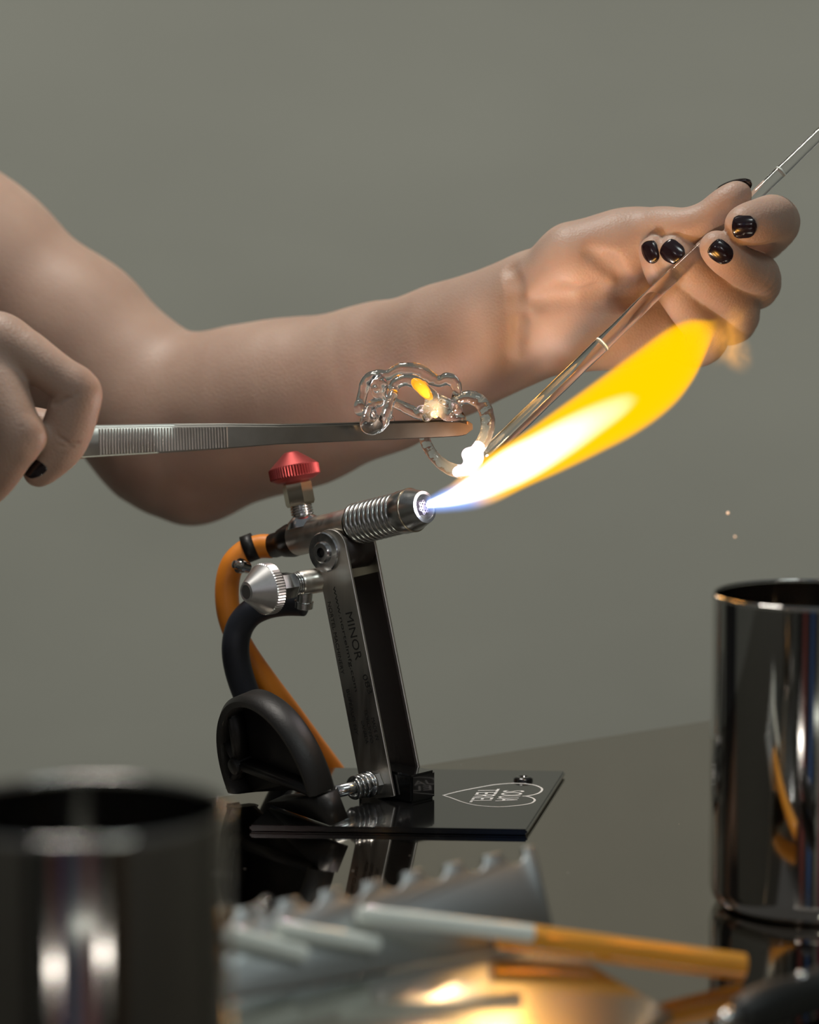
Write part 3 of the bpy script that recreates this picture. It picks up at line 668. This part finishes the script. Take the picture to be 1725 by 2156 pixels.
# amber inclusion and molten joint
m_am2 = mat('amber_inclusion', (1, .45, .03), 0, .05, IOR=1.5, Transmission_Weight=.6, Emission_Color=(1, .48, .03), Emission_Strength=.45)
gf2 = Field(lo, hi, .0005); c = catmull([np.append(P(a, b, Y), M(r, Y)) for a, b, Y, r in [(872, 803, -.0035, 6), (884, 813, -.0035, 10), (895, 825, -.0035, 9), (906, 838, -.003, 6)]], 4); gf2.chain([(q[:3], q[3]) for q in c], .001)
V, F = gf2.mesh(); link('amber_drop', vf_mesh(V, F), m_am2, gfig)
m_hot = mat('molten_glass', (1, .9, .95), 0, .2, Emission_Color=(1, .78, .86), Emission_Strength=1.15, Transmission_Weight=.5)
gf3 = Field(lo-.004, hi+.004, .0006)
gf3.chain(CH([(1010, 938, -.001, 8), (1003, 953, -.002, 10), (986, 957, -.003, 10), (1002, 968, -.003, 12), (992, 986, -.003, 12), (962, 993, -.002, 9)]), .004)
V, F = gf3.mesh(); link('molten_joint', vf_mesh(V, F), m_hot, gfig)

# glass rod in the hand
ra = P(1012, 972, -.001); rz = P(1745, 264, .055)
pr = np.linspace(0, 1, 40); rp2 = [ra+(rz-ra)*t for t in pr]; rr = np.interp(pr, [0, .45, .7, 1], [.0043, .0040, .0034, .0029])
rod = link('glass_rod', tube(rp2, rr*(1+.02*np.sin(pr*60)), 24), m_glass, None); tag(rod, 'clear glass rod held between the fingertips, its lower end melting in the flame', 'glass rod')
base_origin(rod)
for t in (.345, .86):
    q = ra+(rz-ra)*t; u = (rz-ra)/np.linalg.norm(rz-ra); rq = np.interp(t, pr, rr)
    me = lathe(q, u, [(rq*.9, -.0006), (rq*1.05, -.0003), (rq*1.05, .0003), (rq*.9, .0006)], 24)
    o = link('fused_seam', me, m_white, rod)

# ================================================================== person: far arm with open hand, near hand on the tweezers
X0 = -.305
ff = Field((X0, -.03, .09), (.26, .30, .40), .0012)
def chpx(F_, l, k=.006, **kw): F_.chain(CH(l), k, **kw)
far_arm = [(-560, 150, .27, 200), (-60, 560, .25, 178), (150, 708, .235, 158), (300, 832, .22, 146), (395, 895, .21, 150)]
fore = [(395, 895, .21, 150), (520, 868, .195, 168), (640, 845, .18, 160), (800, 795, .155, 142), (950, 735, .125, 124), (1060, 692, .105, 112), (1140, 655, .095, 112)]
chpx(ff, far_arm, .02); chpx(ff, fore, .02)
chpx(ff, [(372, 1005, .215, 62), (396, 1024, .213, 56)], .03)
chpx(ff, [(330, 920, .215, 118), (420, 975, .205, 82)], .03)
# palm: thenar and hypothenar mounds, heel, finger-root pad
palm = ff.blank()
chpx(palm, [(1085, 680, .100, 100), (1150, 655, .096, 108), (1250, 640, .096, 108), (1350, 625, .100, 92), (1420, 620, .104, 74)], .012)
chpx(palm, [(1130, 610, .084, 70), (1210, 552, .070, 74), (1300, 520, .068, 66), (1350, 505, .072, 56)], .012)     # thenar
chpx(palm, [(1110, 715, .082, 64), (1200, 712, .076, 62), (1300, 705, .078, 60), (1385, 700, .082, 55)], .012)     # hypothenar
chpx(palm, [(1330, 600, .104, 62), (1480, 590, .108, 50)], .012)
ff.union(palm, None, k0=.012)
def groove(pts, r, k):
    q = [ff.march(P(a, b, -.01), [0, 1, 0])-np.array([0, r*.35, 0]) for a, b in pts]
    for a, b in zip(q[:-1], q[1:]): ff.cap(a, b, r, r, k, sub=True)
groove([(1140, 650), (1200, 636), (1270, 636), (1340, 642), (1380, 640)], .0022, .009)
groove([(1088, 580), (1096, 610), (1100, 650), (1104, 700), (1100, 760)], .0016, .007)
groove([(1262, 540), (1300, 565), (1345, 610)], .0016, .008)
fingers = [
    # thumb
    [(1330, 505, .070, 56), (1390, 482, .057, 45), (1445, 478, .046, 38), (1490, 462, .043, 36), (1528, 432, .041, 35), (1554, 410, .041, 29)],
    # pinky: root, middle joint, tip
    [(1390, 690, .100, 50), (1462, 728, .090, 44), (1492, 705, .070, 41), (1448, 650, .056, 38), (1400, 580, .048, 36), (1377, 528, .045, 31)],
    # ring
    [(1430, 640, .104, 50), (1535, 680, .092, 46), (1552, 640, .066, 45), (1508, 605, .049, 41), (1450, 562, .0425, 39), (1418, 528, .042, 34)],
    # middle
    [(1440, 590, .108, 50), (1580, 610, .092, 44), (1596, 580, .060, 45), (1560, 560, .034, 40), (1530, 540, .022, 38), (1508, 520, .019, 34)],
    # index
    [(1440, 550, .112, 52), (1570, 525, .108, 46), (1632, 480, .080, 45), (1630, 460, .047, 48), (1600, 467, .026, 46), (1566, 474, .018, 40)],
]
for fg in fingers:
    b = ff.blank(); c = catmull([np.append(P(x, y, Y), M(r, Y)) for x, y, Y, r in fg], 4)
    b.chain([(q[:3], q[3]) for q in c], .002)
    root = P(fg[0][0], fg[0][1], fg[0][2]); ff.union(b, root, k0=.0012, k1=.012, fall=.03)
V1, F1_ = ff.mesh()

fn = Field((X0, -.112, .09), (-.138, .03, .31), .0008)
back = fn.blank()
chpx(back, [(-5, 722, -.062, 58), (-120, 760, -.035, 92), (-220, 800, -.02, 104), (-360, 850, .0, 112), (-700, 960, .04, 150)], .012)
chpx(back, [(-60, 860, -.045, 84), (-120, 850, -.03, 90)], .012)
chpx(back, [(-70, 800, -.062, 66), (-130, 800, -.05, 70)], .012)
fn.union(back, None, k0=.01)
nfing = [
    [(-20, 722, -.062, 58), (40, 738, -.067, 51), (105, 780, -.072, 44), (160, 826, -.074, 45), (152, 872, -.0735, 51), (130, 930, -.072, 50), (103, 968, -.070, 40), (80, 994, -.068, 31)],
    [(-80, 760, -.062, 62), (-15, 790, -.070, 56), (15, 855, -.080, 52), (36, 918, -.086, 48), (18, 962, -.083, 44), (-12, 1004, -.076, 44), (-40, 1040, -.07, 36)],
    [(-130, 800, -.05, 62), (-100, 860, -.07, 54), (-70, 930, -.078, 48), (-95, 990, -.07, 44), (-120, 1030, -.06, 36)],
    [(-90, 900, -.012, 62), (0, 900, -.022, 50), (80, 905, -.030, 44), (140, 922, -.034, 43), (170, 926, -.0345, 37)],
]
for fg in nfing:
    b = fn.blank(); c = catmull([np.append(P(x, y, Y), M(r, Y)) for x, y, Y, r in fg], 4)
    b.chain([(q[:3], q[3]) for q in c], .002); fn.union(b, P(fg[0][0], fg[0][1], fg[0][2]), k0=.0012, k1=.012, fall=.03)
# folds over the finger joints
for x0, y0, x1, y1, r in [(96, 862, 128, 848, 3.4), (128, 848, 152, 838, 1.6), (165, 833, 203, 845, 1.6), (150, 812, 182, 800, 1.3), (156, 822, 192, 812, 1.3), (160, 803, 178, 790, 1.1), (124, 944, 152, 948, 1.6), (106, 926, 126, 943, 1.4), (112, 950, 140, 955, 1.2),
                          (34, 918, 62, 902, 1.6), (38, 930, 78, 914, 1.5), (30, 906, 55, 894, 1.1), (46, 940, 70, 930, 1.1)]:
    q = []
    for t_ in np.linspace(0, 1, 6): q.append(fn.march(P(x0+(x1-x0)*t_, y0+(y1-y0)*t_+1.5*math.sin(t_*5), -.111), [0, 1, 0]))
    for a, b2 in zip(q[:-1], q[1:]): fn.cap(a, b2, M(r, -.08), M(r, -.08), .0013, sub=True)
for (x0, y0, x1, y1, Y, r) in [(48, 925, 60, 918, -.0865, 44), (165, 815, 175, 822, -.0745, 40)]: fn.cap(P(x0, y0, Y), P(x1, y1, Y), M(r-6, Y), M(r-8, Y), .006)
V2, F2_ = fn.mesh()

fc = Field((-.82, -.32, -.2), (X0+.003, .52, .62), .006)
fc.chain(CH([(-560, 150, .27, 200), (-60, 560, .25, 178)]), .01)
shf = P(-560, 150, .27)
tors = [((-.56, .10, -.15), .13), ((-.57, .10, .10), .135), ((-.57, .10, .33), .14)]
nsh = np.array([-.55, -.12, .40]); nel = np.array([-.56, -.03, .13])
fc.chain(tors, .03); fc.chain([(shf, .05), ((-.57, .10, .40), .08), (nsh, .055)], .04)
fc.chain([(nsh, .052), (nel, .042)], .03)
fc.chain(CH([(-360, 850, .0, 112), (-700, 960, .04, 150)])+[(nel, .040)], .02)
fc.chain([((-.57, .10, .40), .055), ((-.565, .10, .56), .05)], .04)
V3, F3_ = fc.mesh()
pm = vf_mesh(np.vstack([V1, V2, V3]), np.vstack([F1_, F2_+len(V1), F3_+len(V1)+len(V2)]))
pcen = (-.56, .1, -.2)
person = bpy.data.objects.new('person', pm); pm.transform(Matrix.Translation(-Vector(pcen))); person.location = pcen
pm.materials.append(m_skin); pm.shade_smooth(); COL.objects.link(person)
tag(person, 'bare arms and hands with dark nails holding steel tweezers and a glass rod', 'person')
fs = Field((-.82, -.32, -.22), (-.33, .52, .56), .007)
fs.chain([(p, r+.006) for p, r in tors], .03); fs.chain([(shf, .062), ((-.57, .10, .40), .088), (nsh, .064)], .04)
fs.chain([(nsh, .060), (nsh*.5+nel*.5, .055)], .03); fs.chain([(shf, .062), (shf+(P(-60, 560, .25)-shf)*.25, .062)], .03)
V, F = fs.mesh(); link('shirt', vf_mesh(V, F), m_shirt, person)

def nail(fld, c, d, a, hl, hw, Rw=.0085, Rl=.022):
    """c, d: start point and direction that reach the finger surface; the nail follows the surface normal found there"""
    d = np.array(d, float); d /= np.linalg.norm(d); c = fld.march(c, d)
    e_ = .0022; n = np.array([fld.sample(c+v_)-fld.sample(c-v_) for v_ in np.eye(3)*e_]); n /= np.linalg.norm(n)
    a = np.array(a, float); a -= n*(a@n); a /= np.linalg.norm(a); b = np.cross(n, a); m = 16; vv = []; ff_ = []
    for top in (1, 0):
        for i in range(m+1):
            for j in range(m+1):
                u, w_ = 2*i/m-1, 2*j/m-1
                du = u*math.sqrt(1-w_*w_*(.34 if u > 0 else .5)); dw = w_*math.sqrt(1-u*u*(.42 if u > 0 else .5))
                x, y = du*hl, dw*hw; e_ = max(abs(u), abs(w_))
                h = math.sqrt(max(Rw*Rw-y*y, 0))-Rw-x*x/(2*Rl)
                vv.append(c+a*x+b*y+n*(h+(.0007-.0006*e_**8 if top else -.0012)))
    N1 = (m+1)**2
    for i in range(m):
        for j in range(m):
            k = i*(m+1)+j; ff_.append((k, k+m+1, k+m+2, k+1)); ff_.append((k+N1+1, k+N1+m+2, k+N1+m+1, k+N1))
    bnd = [i*(m+1) for i in range(m+1)]+[m*(m+1)+j for j in range(1, m+1)]+[i*(m+1)+m for i in range(m-1, -1, -1)]+[j for j in range(m-1, 0, -1)]
    for x, y in zip(bnd, bnd[1:]+bnd[:1]): ff_.append((x, y, y+N1, x+N1))
    link('fingernail', pyd(vv, ff_), m_nail, person)
def scr(dx, dy, dd=0): return RT*dx-UPV*dy+FW*dd        # screen-like direction (dd away from the lens)
nail(ff, P(1530, 365, .0465), scr(.42, .80, -.02), scr(67, -44, 0), M(40, .04), M(22, .04))
nail(ff, P(1572, 475, .0), scr(0, 0, 1), scr(-1, .05, 0), M(26, .015), M(26, .015))
nail(ff, P(1524, 528, .0), scr(0, 0, 1), scr(-.75, -.65, 0), M(27, .015), M(24, .015))
nail(ff, P(1421, 526, .020), scr(0, 0, 1), scr(-.75, -.65, 0), M(27, .03), M(25, .03))
nail(ff, P(1372, 528, .030), scr(0, 0, 1), scr(-.35, -.9, 0), M(25, .03), M(19, .03), .007)
nail(fn, P(70, 1046, -.083), scr(.0, -.8, .22), scr(-.85, .5, 0), M(34, -.07), M(24, -.07), .008)

# ================================================================== cups
def cup(label, cx, cy, R=.0435, H=.14):
    t = thing('steel_cup', label, 'cup', (cx, cy, 0), 'polished steel cups on the table')
    prof = [(0, .0015), (R-.008, .0015), (R-.006, .0), (R-.003, .0012), (R-.0010, .0045), (R, .009), (R, H-.002)]
    inn = [(R-.0012, H-.002), (R-.0012, .010), (R-.005, .004), (0, .004)]
    o = link('cup_wall', lathe((cx, cy, 0), (0, 0, 1), prof+inn, 128, cap=False), m_cup, t); sharp(o, 50)
    rim_ = [(R-.0006+.0007*math.cos(a), H-.0012+.0007*math.sin(a)) for a in np.linspace(0, 2*math.pi, 13)]
    link('rolled_rim', lathe((cx, cy, 0), (0, 0, 1), rim_, 128, cap=False), m_cup, t)
    return t
cup('polished steel cup at the right edge behind the rods', P(1704, 1600, -.2035)[0], -.2035)
cup('large blurred polished steel cup in the left foreground', P(172, 1800, -.625)[0], -.625)

# ================================================================== notched rod rest
rest = thing('rod_rest', 'bent sheet steel rod rest with a notched raised edge on the table', 'rod rest', tuple(G(900, 1950)))
Br = G(1172, 1978, .016); Cr = G(200, 2150, .028); cd_ = (Br-Cr)/np.linalg.norm(Cr-Br); Dr = Cr-cd_*.008
cn = np.array([cd_[1], -cd_[0], 0]); cn /= np.linalg.norm(cn); BET = math.radians(57)
pu = -cn*math.cos(BET)+EZ*math.sin(BET); pu -= cd_*(pu@cd_); pu /= np.linalg.norm(pu); pn = np.cross(cd_, pu); pn *= np.sign(pn[2])
def PP(px, py, off=0.0):
    r = ray(px, py); t_ = ((Br+pn*off-CAM)@pn)/(r@pn); return CAM+r*t_
def ab(p): return ((p-Br)@cd_, (p-Br)@pu)
teeth = [(1104, 1784, 1126, 1779), (1020, 1802, 1055, 1794), (938, 1820, 972, 1813), (850, 1838, 888, 1830), (765, 1858, 803, 1850), (675, 1877, 715, 1868), (588, 1896, 628, 1888), (497, 1914, 540, 1905), (405, 1934, 450, 1925), (312, 1956, 358, 1946)]
pts = [(0, 0)]; prev = None
for x0, y0, x1, y1 in teeth:
    rgt = np.array(ab(PP(x1, y1))); lft = np.array(ab(PP(x0, y0)))
    if prev is not None:
        mid = (prev+rgt)/2; hw_ = np.linalg.norm(prev-rgt)/2; ax = (prev-rgt)/(2*hw_)
        for a in np.linspace(0, math.pi, 14)[1:-1]: pts.append(tuple(mid+ax*hw_*math.cos(a)+np.array([0, -1])*hw_*.92*math.sin(a)))
    pts += [tuple(rgt), tuple(lft)]; prev = lft
pts.append((pts[-1][0]-.005, 0))
o = link('notched_panel', prism(pts, -.0026, 0, lambda u, v, h: Vector(Br+cd_*u+pu*v+pn*h), .0003, 1), m_rest, rest); sharp(o, 50)
def flat(name, poly, zf, th, m):
    bm = bmesh.new(); a = [bm.verts.new((q[0], q[1], zf(q))) for q in poly]; b = [bm.verts.new((q[0], q[1], zf(q)-th)) for q in poly]
    bm.faces.new(a); bm.faces.new(b[::-1]); n = len(a)
    for i in range(n): bm.faces.new((a[i], a[(i+1) % n], b[(i+1) % n], b[i]))
    bmesh.ops.recalc_face_normals(bm, faces=bm.faces); bmesh.ops.bevel(bm, geom=bm.edges[:], offset=.0004, segments=1, affect='EDGES')
    me = bpy.data.meshes.new('m'); bm.to_mesh(me); bm.free(); return sharp(link(name, me, m, rest))
SLP = .20
def edge_pt(p, lift=.0022): return np.array(p)+cn*((p[2]-lift)/SLP)
def slope_z(q):
    d = np.array([q[0], q[1], 0])-Br*[1, 1, 0]; ch = cd_*[1, 1, 0]; cl = np.linalg.norm(ch); a = (d@ch)/cl/cl
    return Br[2]-.0008+a*cd_[2]-(d@cn)*SLP
flat('front_slope', [Dr+cn*.0008, Br+cn*.0008-cd_*.002, edge_pt(Br)-cd_*.004, edge_pt(Dr)], slope_z, .0010, m_rest2)
link('rest_foot', prism([(0, 0), (.0015, 0), (.0015, 1), (0, 1)], 0, 1, lambda u, v, h: Vector((Dr+(Br-Dr)*h)*[1, 1, 0]-cn*(u+.0030)+EZ*(v*((Dr+(Br-Dr)*h)[2]-.006)+.0001))), m_rest, rest, False)

def lay_rod(name, p, q, r, m, label, group=None):
    o = link(name, tube([p, p+(q-p)*.5, q], r, 20), m, None); base_origin(o); tag(o, label, 'glass rod', group); sharp(o, 50); return o
lay_rod('glass_rod', PP(482, 1966, .0045), PP(640, 2008, .0038), .0033, m_white, 'short milky glass rod on the steel rest nearest the left cup')
lay_rod('glass_rod', PP(582, 1954, .0045), PP(792, 1988, .0038), .0033, m_white, 'middle-length milky glass rod on the steel rest, second from left')
lay_rod('glass_rod', PP(755, 1924, .0050), G(1120, 1966, .0285), .0034, m_white, 'pale glass rod on the steel rest ending against the orange-tinted rod')
am = lay_rod('glass_rod', G(1050, 1967, .0250), G(1565, 2036, .0062), .0056, m_flamelit, 'thick glass rod with painted orange flame light in front of the right cup')  # flame light caught in the rod is painted as its colour
bm = bmesh.new(); bmesh.ops.create_icosphere(bm, subdivisions=2, radius=.0038)
for v in bm.verts: v.co *= 1+.35*math.sin(v.co.x*900+v.co.y*700)
me = bpy.data.meshes.new('m'); bm.to_mesh(me); bm.free(); q = PP(556, 1912, .001)
me.transform(Matrix.Translation(Vector(q))); tag(base_origin(link('glass_offcut', me, m_glass, None)), 'small clear glass offcut caught in a notch of the steel rest', 'glass scrap')

# dark-handled tool at the lower right corner
ha = G(1545, 2138, .010); hb_ = G(1800, 2062, .010)
tool = thing('hand_tool', 'black gripped hand tool lying blurred at the bottom right corner', 'tool', tuple(ha*[1, 1, 0]))
ts = np.linspace(0, 1, 14); link('handle', tube([ha+(hb_-ha)*t for t in ts], [.004, .0062, .0078, .0085, .0088, .0086, .0082, .008, .0082, .0086, .009, .009, .0085, .006], 24), m_grip, tool)
sd = (ha-hb_)/np.linalg.norm(ha-hb_)
link('steel_tip', lathe(ha-sd*.002, sd, [(.0036, 0), (.0032, .006), (.0015, .010), (0, .0105)], 20, cap=False), m_chrome, tool)
link('rivet', lathe(ha+(hb_-ha)*.55+EZ*.0078, EZ, [(.0028, 0), (.0024, .0012), (0, .0015)], 16, cap=False), m_chrome, tool)

# drifting sparks
m_sp = emit('ember', (1, .45, .15), .9)
for i, (a, b, Y) in enumerate([(1533, 1080, .16), (1548, 1130, .2)]):
    bm = bmesh.new(); bmesh.ops.create_icosphere(bm, subdivisions=2, radius=.0008 if i == 0 else .0006); me = bpy.data.meshes.new('m'); bm.to_mesh(me); bm.free()
    me.materials.append(m_sp); o = bpy.data.objects.new('spark', me); COL.objects.link(o); o.location = P(a, b, Y)
    tag(o, ['upper of two faint sparks drifting above the right cup', 'lower of two faint sparks drifting above the right cup'][i], 'spark', 'sparks drifting above the right cup')
